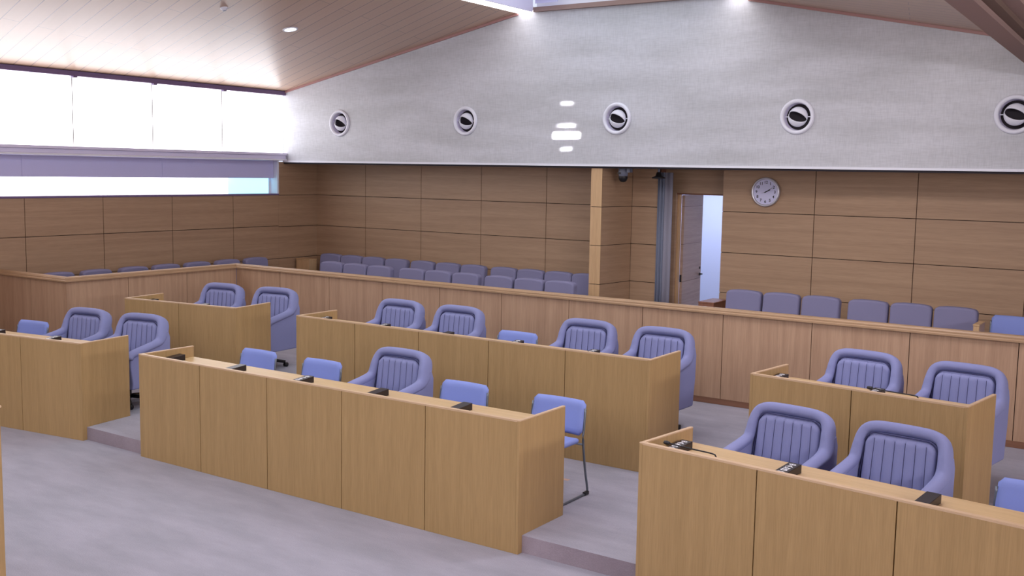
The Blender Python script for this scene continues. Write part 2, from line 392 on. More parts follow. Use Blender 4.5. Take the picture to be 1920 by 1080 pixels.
# clerestory window over the left wall
Z0, Z1 = 2.785, 3.71
mb = MB(); mb.box(XW-0.06, XW+0.06, -5.0, YU, 3.71, 3.775, 0)
ym = [12.25-1.262*k for k in range(1, 14)]
for yv in ym: mb.box(XW-0.012, XW-0.004, yv-0.0035, yv+0.0035, Z0, Z1, 1)
for yv in ym: mb.box(XW+0.02, XW+0.075, yv-0.03, yv+0.03, 3.688, 3.709, 0)
w1 = struct(mb.build('window_1', [M_frame, M_gap]))
yy = [YU]+ym
for a, b in zip(yy, yy[1:]+[-5.0]):
    p = MB(); p.box(XW-0.02, XW-0.012, b+0.0036, a-0.0036, Z0, Z1); p.build('pane', M_glassw, w1)
mb = MB(); mb.box(XW-0.30, XW+0.085, -5.0, YU-0.001, 2.745, 2.784, 0); mb.box(XW-0.30, XW+0.06, -5.0, YU-0.001, 2.69, 2.7445, 0); mb.box(XW-0.30, XW+0.075, -5.0, YU-0.001, 2.661, 2.6895, 1)
struct(mb.build('trim_2', [M_sill, M_trimw], bevel=0.004, seg=1))
mb = MB(); mb.box(XW-0.35, XW-0.30, -5.0, YU, 2.10, 2.66, 0)
struct(mb.build('wall_left_outer', [M_white]))

# upper white wall over the back, following the slopes
def zl(x): return 3.77+(x-XW)*0.205
def zr(x): return 4.655-(x+4.95)*0.2086
XS0, XS1 = -8.27, -4.95
mb = MB()
mb.prism([(XW, 2.665), (4.0, 2.665), (4.0, 3.2), (4.0, zr(4.0)+0.05 if zr(4.0) > 3.2 else 3.25), (XS1, 4.66), (XS1, 4.74), (XS0, 4.74), (XS0, zl(XS0)), (XW, zl(XW))], YU, YU+0.12, 'Y', 0)
struct(mb.build('wall_upper_back', [M_linen]))
mb = MB(); mb.box(XW, 4.0, YU-0.02, YU+0.10, 2.636, 2.664, 0); mb.box(XW, 4.0, YU+0.0, YU+0.10, 2.612, 2.635, 1)  # dark strip below the trim: shade of the gap put in as colour
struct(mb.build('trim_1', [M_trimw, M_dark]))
mb = MB(); mb.box(XW-0.3, 4.0, YU+0.10, 13.9, 2.662, 2.70, 0)
struct(mb.build('ceiling_soffit', [M_soffit]))

# ceiling slopes
def slab(mb, x0, za, x1, zb, y0, y1, t=0.05, mi=0):
    mb.prism([(x0, za), (x1, zb), (x1, zb+t), (x0, za+t)], y0, y1, 'Y', mi)
mb = MB(); slab(mb, XW-0.1, zl(XW-0.1), XS0, zl(XS0), -5.0, YU); struct(mb.build('ceiling', [M_ceil]))
mb = MB(); slab(mb, XS1, zr(XS1), 4.0, zr(4.0), -5.0, YU); struct(mb.build('ceiling_right', [M_ceil]))
mb = MB()
slab(mb, XW, zl(XW)-0.032, XS0, zl(XS0)-0.032, YU-0.025, YU-0.001, 0.0315)
slab(mb, XS1, zr(XS1)-0.032, 4.0, zr(4.0)-0.032, YU-0.025, YU-0.001, 0.0315)
struct(mb.build('trim_3', [M_red]))
# skylight
mb = MB(); mb.box(XS0+0.27, XS1-0.27, YU-0.05, YU-0.001, 4.70, 4.76, 0)
for xx in (XS0+0.245, XS1-0.27): mb.box(xx, xx+0.025, -5.0, YU-0.055, 4.70, 5.05, 1)
for k in range(12): mb.box(XS0+0.27, XS1-0.27, 12.0-1.45*k-0.02, 12.0-1.45*k+0.02, 5.0, 5.03, 1)
for k in range(1, 3): mb.box(XS0+0.27+0.93*k, XS0+0.27+0.93*k+0.02, -5.0, YU-0.05, 5.0, 5.03, 1)
w3 = struct(mb.build('window_3', [M_beam, M_sill]))
p = MB(); p.box(XS0+0.27, XS1-0.27, -5.0, YU, 5.04, 5.06); p.build('pane', M_glasss, w3)
p = MB(); p.box(XS0+0.3, XS1-0.3, YU-0.005, YU, 4.765, 5.04); p.build('end_board', M_white, w3)
bl = MB(); bl.tube([(XS0+0.40, YU-0.22, 4.90), (XS0+0.75, YU-0.22, 4.90)], 0.05, 12); bl.box(XS0+0.40, XS0+0.75, YU-0.20, YU-0.19, 4.78, 4.90)
tag(bl.build('roller_blind', M_valance), 'small rolled blind tucked in the left corner of the skylight', 'blind')
for nm, x0, lab in (('strip_light', XS0+0.005, 'long bright strip light along the left edge of the skylight'), ('strip_light', XS1-0.245, 'long bright strip light along the right edge of the skylight')):
    t = empty(nm, (x0+0.12, 4.0, 4.70)); tag(t, lab, 'ceiling light', 'strip lights beside the skylight')
    h = MB(); h.box(-0.12, 0.12, -9.0, YU-4.0-0.002, 0.03, 0.08); h.build('housing', M_white, t)
    h = MB(); h.box(-0.115, 0.115, -9.0, YU-4.0-0.003, 0.0, 0.029); h.build('diffuser', M_tube, t)

# room closure behind and beside the viewer
mb = MB(); mb.box(4.0, 4.1, -5.0, YW, 0, 4.2); struct(mb.build('wall_right', [M_linen]))
mb = MB(); mb.box(XW, 4.0, -5.1, -5.0, 0, 5.1); struct(mb.build('wall_rear', [M_linen]))
mb = MB(); mb.box(3.95, 3.999, -3.55, 8.55, 2.36, 2.40, 0); mb.box(3.95, 3.999, -3.55, 8.55, 3.60, 3.64, 0)
for k in range(7): mb.box(3.955, 3.999, -3.55+2.01*k, -3.51+2.01*k, 2.40, 3.60, 0)
w4 = struct(mb.build('right_window_added', [M_frame]))  # unseen glowing window added to match the right fill light
for k in range(6):
    p = MB(); p.box(3.97, 3.98, -3.505+2.01*k, -1.555+2.01*k, 2.405, 3.595); p.build('pane', M_glassl, w4)

# beam and the lower bay to its right
mb = MB()
def beam_piece(dx0, dx1, z0, z1, mi):
    a = (-1.493, 6.70); b = (-1.638, 10.586); d = ((b[0]-a[0])/(b[1]-a[1]))
    def X(yv): return a[0]+(yv-a[1])*d
    y0, y1 = 1.0, YU-0.001
    mb.add([(X(y0)+dx0, y0, z0), (X(y0)+dx1, y0, z0), (X(y1)+dx1, y1, z0), (X(y1)+dx0, y1, z0), (X(y0)+dx0, y0, z1), (X(y0)+dx1, y0, z1), (X(y1)+dx1, y1, z1), (X(y1)+dx0, y1, z1)],
           [(3, 2, 1, 0), (4, 5, 6, 7), (0, 1, 5, 4), (1, 2, 6, 5), (2, 3, 7, 6), (3, 0, 4, 7)], mi)
beam_piece(0.0, 0.15, 3.60, 3.80, 0); beam_piece(0.15, 0.22, 3.64, 3.80, 1); beam_piece(0.22, 0.32, 3.68, 3.80, 0)
struct(mb.build('trim_4', [M_beam, M_beamd]))
mb = MB(); mb.box(-1.40, 4.0, 1.0, YU-0.03, 3.801, 3.83, 0); struct(mb.build('ceiling_low_bay', [M_ceil]))

# ------------------------------------------------------------------ door, frame and corridor
YD = 13.30
mb = MB()
mb.box(-6.43, -5.15, 13.21, YD+0.02, 2.295, 2.66, 0)                        # header
mb.box(-6.36, -6.27, 13.21, YD+0.06, 0.26, 2.294, 0)                        # left jamb
mb.box(-6.27, -6.245, 13.27, YD+0.04, 0.26, 2.28, 1)
mb.box(-5.42, -5.36, 13.36, YD+0.12, 0.26, 2.294, 0)
mb.box(-6.27, -5.42, 13.24, 13.27, 2.275, 2.294, 2)
d0 = struct(mb.build('door_frame_1', [M_wallp, M_edgew, M_redw]))
mb = MB(); mb.box(-6.60, -6.43, 13.06, YD, 0.26, 2.66); struct(mb.build('wall_alcove_side', [M_redw]))
ang = math.atan2(0.99577, -0.0919)
dl = empty('door_1', (-6.225, 13.35, 0.265), ang); struct(dl)
m = MB()
for a, b in ((0.0, 0.80), (0.804, 1.32), (1.324, 1.84), (1.844, 2.0)): m.box(0, 0.78, -0.02, 0.02, a, b, 0)
m.box(0.004, 0.776, -0.016, 0.016, 0.0, 2.0, 1)
m.build('door_leaf', [wood('door_veneer', srgb(170, 142, 124), srgb(186, 158, 140), 'H', 0.4), M_gap], dl)
h = MB(); h.lathe([(0.0, -0.065), (0.012, -0.065), (0.014, -0.03), (0.022, -0.0205)], 14, (0.72, 0, 0.86), 'Y'); h.tube([(0.72, -0.06, 0.86), (0.60, -0.065, 0.86)], 0.010); h.tube([(0.72, 0.02, 0.86), (0.72, 0.06, 0.86), (0.60, 0.065, 0.86)], 0.010)
h.lathe([(0.0, -0.03), (0.018, -0.03), (0.018, -0.0205)], 12, (0.72, 0, 0.95), 'Y')
h.build('door_handle', M_black, dl)
s = MB(); s.box(-0.012, -0.001, -0.01, 0.014, 0.80, 0.90); s.build('strike_plate', M_black, dl)
mb = MB(); mb.box(-7.6, -3.0, 16.2, 16.3, 0.0, 2.9); struct(mb.build('wall_corridor', [M_corr]))
mb = MB(); mb.box(-7.7, -7.6, 13.5, 16.2, 0.0, 2.9); struct(mb.build('wall_corridor_left', [M_corr]))
mb = MB(); mb.box(-3.0, -2.9, 13.5, 16.2, 0.0, 2.9); struct(mb.build('wall_corridor_right', [M_corr]))
mb = MB(); mb.box(-7.6, -3.0, 13.0, 16.2, 0.15, 0.26); struct(mb.build('floor_corridor', [M_carpet]))
mb = MB(); mb.box(-7.6, -3.0, 13.9, 16.2, 2.75, 2.85); struct(mb.build('ceiling_corridor', [M_corr]))

# folded curtain at the left of the door
cu_t = empty('folding_curtain', (-6.33, 13.0, 0.27)); tag(cu_t, 'grey lavender curtain gathered in a narrow stack left of the open door', 'curtain')
def fold(x0, x1, nf, amp, mat):
    m = MB(); n = nf*10; vs = []
    for k in range(n+1):
        t = k/n; x = x0+(x1-x0)*t; yy = -0.02+amp*math.sin(t*nf*2*math.pi)
        vs += [(x, yy, 0.0), (x, yy, 2.30), (x, yy+0.008, 0.0), (x, yy+0.008, 2.30)]
    fs = []
    for k in range(n):
        a = 4*k; b = a+4
        fs += [(a, b, b+1, a+1), (b+2, a+2, a+3, b+3), (a+1, b+1, b+3, a+3), (b, a, a+2, b+2)]
    fs += [(0, 1, 3, 2), (4*n+2, 4*n+3, 4*n+1, 4*n)]
    m.add(vs, fs, 0, True); return m.build('curtain_panel', mat, cu_t)
fold(-0.105, -0.005, 2, 0.018, M_curtd); fold(-0.003, 0.115, 1, 0.008, M_curt)
m = MB(); m.box(-0.11, 0.8, -0.035, 0.0, 2.345, 2.385); m.build('curtain_rail', M_soffit, cu_t)
t = empty('ceiling_bracket', (-6.24, 12.60, 2.66)); tag(t, 'small bracket with black disc hanging from the soffit beside the curtain', 'bracket')
m = MB(); m.tube([(0, 0, 0), (0, 0, -0.10)], 0.016); m.build('stem', M_cgrey, t)
m = MB(); m.lathe([(0, -0.085), (0.03, -0.09), (0.045, -0.14), (0.09, -0.155), (0.09, -0.17), (0.0, -0.175)], 20); m.build('disc', M_black, t)

# ------------------------------------------------------------------ partition around the members' seats
BZ0, BZ1 = 0.2405, 1.165
pt = empty('wooden_partition', (-6.0, 9.87, 0.24)); tag(pt, 'long waist-high wooden partition with moulded cap in front of the gallery seats', 'partition')
pt.rotation_euler = (0, 0, 0)
def P(x, y): return (x+6.0, y-9.87)
xb = [-11.284, -10.43]+[-9.53+0.902*k for k in range(15)]
xb = [v for v in xb if v < 4.0]+[4.0]
for a, b in zip(xb, xb[1:]):
    m = MB(); x0, yv = P(a+0.0035, 9.86); x1, _ = P(b-0.0035, 0); m.box(x0, x1, yv, yv+0.02, BZ0+0.06-0.24, BZ1-0.24); m.build('partition_panel', M_part, pt)
m = MB(); x0, yv = P(-11.30, 9.88); x1, _ = P(4.0, 0); m.box(x0, x1, yv+0.0005, yv+0.02, 0.001, BZ1-0.241); m.build('backing_board', M_gap, pt)
m = MB(); x0, yv = P(-11.27, 9.862); m.box(x0, x1, yv, yv+0.018, 0.001, 0.0595); m.build('kick_board', M_kick, pt)
yb = [9.858, 9.021, 8.127, 7.279]
for a, b in zip(yb, yb[1:]):
    m = MB(); x0, y0 = P(-11.304, b+0.0035); _, y1 = P(0, a-0.0035); m.box(x0, x0+0.02, y0, y1, 0.0605, BZ1-0.24); m.build('partition_panel', M_part, pt)
m = MB(); x0, y0 = P(-11.325, 7.30); _, y1 = P(0, 9.86); m.box(x0, x0+0.02, y0, y1, 0.001, BZ1-0.241); m.build('backing_board', M_gap, pt)
m = MB(); m.box(x0+0.0205, x0+0.04, y0-0.02, y1, 0.001, 0.0595); m.build('kick_board', M_kick, pt)
xx = [-11.284, -12.02, XW+0.004]
for a, b in zip(xx, xx[1:]):
    m = MB(); x0, yv = P(b+0.0035, 7.279); x1, _ = P(a-0.0035, 0); m.box(x0, x1, yv, yv+0.02, 0.0605-0.12, BZ1-0.24); m.build('partition_panel', M_part, pt)
m = MB(); x0, yv = P(XW+0.004, 7.2995); x1, _ = P(-11.33, 0); m.box(x0, x1, yv, yv+0.02, -0.06, BZ1-0.241); m.build('backing_board', M_gap, pt)
# moulded cap running round all three runs
prof = [(-0.035, 0.0), (-0.035, 0.016), (-0.028, 0.024), (-0.028, 0.038), (-0.018, 0.052), (0.0, 0.056), (0.045, 0.056), (0.058, 0.048), (0.058, 0.0)]
path = [((XW+0.004), 7.279, (0, 1)), (-11.284, 7.279, None), (-11.284, 9.86, None), (4.0, 9.86, (0, 1))]
nrm = [(0.0, 1.0), (-1.0, 1.0), (-1.0, 1.0), (0.0, 1.0)]
m = MB(); vs = []
for (x, y, _), (nx, ny) in zip(path, nrm):
    for d, z in prof:
        lx, ly = P(x+nx*d, y+ny*d); vs.append((lx, ly, BZ1-0.24+0.0005+z))
k = len(prof); fs = []
for i in range(3):
    for j in range(k): fs.append((i*k+j, (i+1)*k+j, (i+1)*k+(j+1) % k, i*k+(j+1) % k))
fs += [list(range(k)), [3*k+j for j in range(k)][::-1]]
m.add(vs, fs); m.build('cap_rail', M_cap, pt)

# ------------------------------------------------------------------ desks
def make_desk(org, ang, n, z0, h, label, group=None, x0=0.0, first_side=True, last_side=True):
    """org: front corner on the floor; panels run from x0 over n modules of 0.8 m"""
    t = empty('assembly_desk', (org[0], org[1], z0), ang); tag(t, label, 'desk', 'wooden assembly desks')
    L = 0.8*n; x1 = x0+L; st = 0.12; T = 0.022; D = 0.575
    for k in range(n):
        a = x0+0.8*k+(0.0035 if k else T+0.001); b = x0+0.8*(k+1)-(0.0035 if k < n-1 else T+0.001)
        m = MB(); m.box(a, b, 0.0, T, 0.001, h-0.0125); m.build('front_panel', M_desk, t)
    m = MB(); m.box(x0+T+0.001, x1-T-0.001, T+0.0005, T+0.012, 0.001, h-0.013); m.build('backing_board', M_gap, t)
    m = MB(); m.box(x0+T+0.0005, x1-T-0.0005, 0.0, T+0.012, h-0.012, h); m.build('top_rail', M_edge, t)
    poly = [(0, 0.001), (0.049, 0.001), (0.049, st+0.001), (D, st+0.001), (D, h-0.008), (0, h-0.008)]
    for s, on in ((x0, first_side), (x1-T, last_side)):
        if on:
            m = MB(); m.prism(poly, s, s+T, 'X'); m.build('side_panel', M_desk, t)
            m = MB(); m.box(s, s+T, 0.0, D, h-0.0075, h); m.build('edge_band', M_edge, t)
    m = MB(); m.box(x0+T+0.001, x1-T-0.001, T+0.0125, D-0.002, h-0.125, h-0.10); m.build('desktop', M_desktop, t, bevel=0.003, seg=1)
    for k in range(1, n):
        m = MB(); m.box(x0+0.8*k-0.011, x0+0.8*k+0.011, T+0.013, D-0.05, st+0.001, h-0.126); m.build('divider_board', M_desk, t)
    return t
H1, H2 = 0.915, 0.94
G = 'wooden assembly desks'
make_desk(L1, AL, 4, 0.0, H1, 'front-row wooden desk at the left edge of the picture, turned inward', x0=-3.2)
make_desk(C1, 0, 5, 0.0, H1, 'front-row centre wooden desk five panels wide on the carpet step')
make_desk(R1, AR, 5, 0.0, H1, 'front-row wooden desk nearest the viewer at the lower right')
make_desk(L2, AL, 2, 0.12, H2, 'second-row short wooden desk behind the left front desk, near the partition corner', x0=-1.6)
make_desk(C2, 0, 5, 0.12, H2, 'second-row centre wooden desk five panels wide behind the front centre desk')
make_desk(R2, AR, 2, 0.12, H2, 'second-row short wooden desk behind the lower right desk')

# ------------------------------------------------------------------ armchairs
def smooth_path(pts, n=6):
    """Catmull-Rom through points"""
    P_ = [Vector(p) for p in pts]; out = []
    for i in range(len(P_)-1):
        a = P_[max(i-1, 0)]; b = P_[i]; c = P_[i+1]; d = P_[min(i+2, len(P_)-1)]
        for k in range(n):
            t = k/n; out.append(0.5*((2*b)+(c-a)*t+(2*a-5*b+4*c-d)*t*t+(3*b-a-3*c+d)*t**3))
    out.append(P_[-1]); return out
def make_armchair():
    t = empty('fluted_armchair')
    # rim: one padded roll running up one arm, around the back and down the other
    half = [(0.300, -0.30, 0.555), (0.302, -0.27, 0.598), (0.304, -0.20, 0.618), (0.304, -0.06, 0.642), (0.303, 0.08, 0.668), (0.300, 0.145, 0.69),
            (0.296, 0.185, 0.735), (0.288, 0.215, 0.79), (0.276, 0.238, 0.842), (0.252, 0.254, 0.882), (0.21, 0.262, 0.902), (0.14, 0.268, 0.910)]
    left = [(-x, y, z) for x, y, z in half]
    pts = smooth_path(left+[(0, 0.270, 0.912)]+half[::-1], 4)
    m = MB(); rings = []; n = 14
    for i, p in enumerate(pts):
        a = pts[max(i-1, 0)]; b = pts[min(i+1, len(pts)-1)]; tg = (b-a).normalized()
        # outward direction in the ring plane: away from the middle of the seat back
        c = Vector((0, 0.10, 0.52)); o_ = (p-c); o_ -= tg*o_.dot(tg); o_.normalize(); s_ = tg.cross(o_)
        up = min(1.0, max(0.0, (p.z-0.66)/0.12))
        wa = 0.040*(1-up)+0.040*up; wb = 0.042*(1-up)+0.074*up
        if i == 0 or i == len(pts)-1: wa *= 0.55; wb *= 0.55
        rg = []
        for k in range(n):
            th = 2*math.pi*k/n; cx, sx = math.cos(th), math.sin(th)
            e = 0.75
            rg.append(p+o_*(abs(cx)**e*(1 if cx >= 0 else -1))*wa+s_*(abs(sx)**e*(1 if sx >= 0 else -1))*wb)
        rings.append(rg)
    vs = [q for r_ in rings for q in r_]; fs = []
    for i in range(len(rings)-1):
        for k in range(n): fs.append((i*n+k, i*n+(k+1) % n, (i+1)*n+(k+1) % n, (i+1)*n+k))
    fs += [list(range(n))[::-1], [(len(rings)-1)*n+k for k in range(n)]]
    m.add(vs, fs, 0, True); m.build('padded_rim', M_fab, t)
    # side panels below the arms
    for s in (-1, 1):
        m = MB()
        poly = [(-0.285, 0.235), (0.245, 0.225), (0.285, 0.50), (0.29, 0.72), (0.26, 0.80), (0.22, 0.79), (0.17, 0.70), (0.08, 0.655), (-0.06, 0.625), (-0.22, 0.60), (-0.30, 0.545), (-0.305, 0.48), (-0.275, 0.30)]
        a, b = (0.268, 0.330); 
        if s < 0: a, b = -b, -a
        m.prism(poly, a, b, 'X'); m.build('side_panel', M_fab, t, bevel=0.014, seg=3)
    # outer shell of the back
    m = MB(); nx, nz = 12, 8; gr = []
    for j in range(nz+1):
        z = 0.225+(0.875-0.225)*j/nz
        yb = 0.255+0.030*j/nz
        for i in range(nx+1):
            x = -0.27+0.54*i/nx; gr.append((x*(1-0.05*j/nz), yb+0.045*(1-(x/0.27)**2)*0.6, z))
    vs = gr+[(x, y-0.06, z) for x, y, z in gr]; q = (nx+1)*(nz+1); fs = []
    for j in range(nz):
        for i in range(nx):
            a = j*(nx+1)+i; fs += [(a, a+1, a+nx+2, a+nx+1), (q+a+nx+1, q+a+nx+2, q+a+1, q+a)]
    for i in range(nx):
        fs += [(i+1, i, q+i, q+i+1)]; a = nz*(nx+1)+i; fs += [(a, a+1, q+a+1, q+a)]
    for j in range(nz):
        a = j*(nx+1); b = a+nx+1; fs += [(a, b, q+b, q+a)]; a += nx; b += nx; fs += [(b, a, q+a, q+b)]
    m.add(vs, fs, 0, True); m.build('back_shell', M_fab, t)
    # fluted inner back cushion
    m = MB(); nx, nz = 56, 18; W, zb, zt, rad = 0.254, 0.42, 0.884, 0.080; vs = []
    for j in range(nz+1):
        v_ = j/nz
        for i in range(nx+1):
            u = -1+2*i/nx; wz = W*(1.02-0.06*v_); x = u*wz
            # rounded top corners
            ztop = zt
            dx = abs(x)-(wz-rad)
            if dx > 0: ztop = zt-rad+math.sqrt(max(0, rad*rad-dx*dx))
            z = zb+(ztop-zb)*v_
            ph = (u*3.5) % 1.0
            fl_ = abs(math.cos(math.pi*(u*3.5)))          # seams where cos = 0
            bulge = 0.013*(fl_**0.4)
            edge = min(1.0, min((1-abs(u))/0.05, (1-v_)/0.035))
            edge = max(0.0, edge)**0.5
            yv = 0.158+0.055*v_-(bulge+0.030)*edge
            vs.append((x, yv+0.012*(u*u)*0, z))
    fs = []
    for j in range(nz):
        for i in range(nx): a = j*(nx+1)+i; fs.append((a, a+1, a+nx+2, a+nx+1))
    q = len(vs); 
    vs2 = [(x, 0.235, z) for x, y, z in vs]
    rim = [i for i in range(nx+1)]+[j*(nx+1)+nx for j in range(1, nz+1)]+[nz*(nx+1)+i for i in range(nx-1, -1, -1)]+[j*(nx+1) for j in range(nz-1, 0, -1)]
    fs += [(rim[k], q+rim[k], q+rim[(k+1) % len(rim)], rim[(k+1) % len(rim)]) for k in range(len(rim))]
    m.add(vs+vs2, fs, 0, True); m.build('fluted_cushion', M_fab, t)
    # dark piping groove around the cushion
    g = []
    for k in range(9): a = math.pi/2*k/8; g.append((-W*0.965+0.078-0.078*math.cos(a), 0.190, zt-0.078+0.080*math.sin(a)))
    g = [(-W*1.02, 0.128, 0.44)]+[(-W*1.0, 0.150, 0.62)]+g; g = g+[(-x, y, z) for x, y, z in g[::-1]]
    m = MB(); m.tube(g, 0.0042, 6); m.build('piping_groove', M_fabd, t)
    m = MB()
    for q in range(-3, 4):
        u_ = (q+0.5)/3.5
        if abs(u_) > 0.9: continue
        pts_ = []
        for v_ in (0.02, 0.25, 0.5, 0.75, 0.93): wz = W*(1.02-0.06*v_); pts_.append((u_*wz, 0.158+0.055*v_-0.0305, zb+(zt-zb)*v_))
        m.tube(pts_, 0.0028, 5)
    m.build('seam_stitching', M_fabd, t)
    m = MB(); m.box(-0.262, 0.262, -0.31, 0.15, 0.35, 0.455); m.build('seat_cushion', M_fab, t, bevel=0.035, seg=4)
    m = MB(); m.box(-0.266, 0.266, -0.27, 0.25, 0.235, 0.349); m.build('seat_base', M_fab, t, bevel=0.01, seg=2)
    m = MB(); m.lathe([(0.0, 0.235), (0.028, 0.235), (0.028, 0.17), (0.04, 0.165), (0.04, 0.07), (0.0, 0.07)], 16, (0, -0.02, 0)); m.build('pedestal', M_black, t)
    sb = MB()
    for k in range(5):
        a = 2*math.pi*k/5+0.55; c, s_ = math.cos(a), math.sin(a)
        sb.tube([(0.02*c, -0.02+0.02*s_, 0.095), (0.27*c, -0.02+0.27*s_, 0.060)], 0.019, 8)
    sbo = sb.build('star_base', M_black, t)
    for k in range(5):
        a = 2*math.pi*k/5+0.55; c, s_ = math.cos(a), math.sin(a)
        w = MB(); cx, cy = 0.275*c, -0.02+0.275*s_; w.lathe([(0.0, -0.022), (0.026, -0.022), (0.026, 0.022), (0.0, 0.022)], 14, (cx, cy, 0.0275), 'X'); w.build('caster', M_black, sbo)
    bpy.context.view_layer.update()
    for c_ in kids(t):
        for oo in [c_]+kids(c_):
            for v_ in oo.data.vertices: v_.co.x *= 0.925; v_.co.z *= 0.945; v_.co.y *= 0.96
    return t
arm0 = make_armchair()
def place(proto, used, org, ang, lx, ly, z, label, cat, group, spin=0.0):
    o = proto if not used[0] else copy_tree(proto); used[0] = True
    x, y = off(org, ang, lx, ly); o.location = (x, y, z); o.rotation_euler = (0, 0, ang+spin)
    return tag(o, label, cat, group)
GA = 'blue fluted armchairs behind the desks'; u = [False]
AY = 0.95
for (org, ang, lx, z, lab, sp) in (
    (L1, AL, -0.4, 0.12, 'blue fluted armchair at the right end of the left front desk', 0.05),
    (L1, AL, -1.2, 0.12, 'blue fluted armchair next to the small blue chair at the left front desk', 0.0),
    (C1, 0, 2.0, 0.12, 'only fluted armchair behind the front centre desk, between blue stacking chairs', 0.0),
    (R1, AR, 0.42, 0.12, 'blue fluted armchair at the left end of the lower right front desk', 0.0),
    (R1, AR, 1.17, 0.12, 'second blue fluted armchair at the lower right front desk, nearest the viewer', 0.0),
    (L2, AL, -1.2, 0.24, 'left blue fluted armchair at the short desk before the partition corner', 0.0),
    (L2, AL, -0.4, 0.24, 'right blue fluted armchair at the short desk before the partition corner', 0.0),
    (C2, 0, 0.4, 0.24, 'leftmost blue fluted armchair behind the second-row centre desk', 0.0),
    (C2, 0, 1.2, 0.24, 'blue fluted armchair left of the lone blue chair at the second-row centre desk', 0.0),
    (C2, 0, 2.75, 0.24, 'blue fluted armchair right of the lone blue chair at the second-row centre desk', 0.0),
    (C2, 0, 3.55, 0.24, 'rightmost blue fluted armchair behind the second-row centre desk', 0.0),
    (R2, AR, 0.4, 0.24, 'left blue fluted armchair at the second-row right desk below the clock', 0.0),
    (R2, AR, 1.2, 0.24, 'right blue fluted armchair at the second-row right desk', 0.0)):
    place(arm0, u, org, ang, lx, AY, z, lab, 'armchair', GA, sp)

# ------------------------------------------------------------------ stacking chairs
def make_stack():
    t = empty('stacking_chair')
    m = MB(); nx, nz = 16, 10; f_ = []; b_ = []
    for j in range(nz+1):
        for i in range(nx+1):
            u_ = -1+2*i/nx; v_ = j/nz; x = 0.23*u_; z = 0.465+0.258*v_
            # rounded corners
            r_ = 0.03; dx = max(0, abs(x)-(0.23-r_))
            if dx > 0:
                s_ = r_-math.sqrt(max(0, r_*r_-dx*dx)); z = (0.465+s_)+(0.258-2*s_)*v_
            y = 0.205+0.05*v_-0.030*(1-u_*u_)*(-1)*1.0
            e = max(0.0, min(1, (1-abs(u_))/0.08, v_/0.08, (1-v_)/0.08))**0.5
            f_.append((x, y-0.006-0.018*e, z)); b_.append((x, y+0.006+0.014*e, z))
    q = len(f_); fs = []
    for j in range(nz):
        for i in range(nx): a = j*(nx+1)+i; fs += [(a, a+1, a+nx+2, a+nx+1), (q+a+nx+1, q+a+nx+2, q+a+1, q+a)]
    rim = [i for i in range(nx+1)]+[j*(nx+1)+nx for j in range(1, nz+1)]+[nz*(nx+1)+i for i in range(nx-1, -1, -1)]+[j*(nx+1) for j in range(nz-1, 0, -1)]
    fs += [(rim[k], q+rim[k], q+rim[(k+1) % len(rim)], rim[(k+1) % len(rim)]) for k in range(len(rim))]
    m.add(f_+b_, fs, 0, True); m.build('backrest', M_blue, t)
    m = MB(); m.box(-0.225, 0.225, -0.25, 0.18, 0.415, 0.455); s_ = m.build('seat', M_blue, t, bevel=0.018, seg=3)
    for s in (-1, 1):
        m = MB(); x = 0.236*s
        m.tube(smooth_path([(x*0.99, 0.243, 0.67), (x, 0.222, 0.52), (x, 0.212, 0.44), (x*1.01, 0.25, 0.20), (x*1.02, 0.285, 0.05), (x*1.02, 0.275, 0.013), (x*1.02, 0.20, 0.011), (x*1.02, -0.10, 0.011), (x*1.02, -0.25, 0.013), (x*1.01, -0.265, 0.05), (x, -0.235, 0.25), (x, -0.20, 0.395), (x*0.97, -0.15, 0.410)], 4), 0.009, 8)
        fr = m.build('sled_frame', M_steel, t)
        m = MB(); m.box(x*1.02-0.013, x*1.02+0.013, 0.235, 0.296, 0.001, 0.028); m.build('foot_glide', M_black, fr, bevel=0.005, seg=2)
    m = MB(); m.tube([(-0.236, 0.20, 0.405), (0.236, 0.20, 0.405)], 0.009, 8); m.tube([(-0.24, -0.18, 0.405), (0.24, -0.18, 0.405)], 0.009, 8); m.build('cross_bar', M_steel, t)
    return t
st0 = make_stack(); u = [False]; GS = 'small blue stacking chairs behind the desks'
SY = 0.82
for (org, ang, lx, z, lab) in (
    (L1, AL, -1.92, 0.12, 'small blue stacking chair at the left edge behind the left front desk'),
    (C1, 0, 0.34, 0.12, 'small blue stacking chair at the far left of the front centre desk'),
    (C1, 0, 1.16, 0.12, 'small blue stacking chair just left of the armchair at the front centre desk'),
    (C1, 0, 2.75, 0.12, 'small blue stacking chair just right of the armchair at the front centre desk'),
    (C1, 0, 3.65, 0.12, 'small blue stacking chair with bare sled leg, right end of front centre desk'),
    (C2, 0, 2.0, 0.24, 'lone small blue stacking chair between armchairs at the second-row centre desk'),
    (R1, AR, 2.0, 0.12, 'small blue stacking chair cut by the right edge behind the lower right desk')):
    place(st0, u, org, ang, lx, SY, z, lab, 'chair', GS)

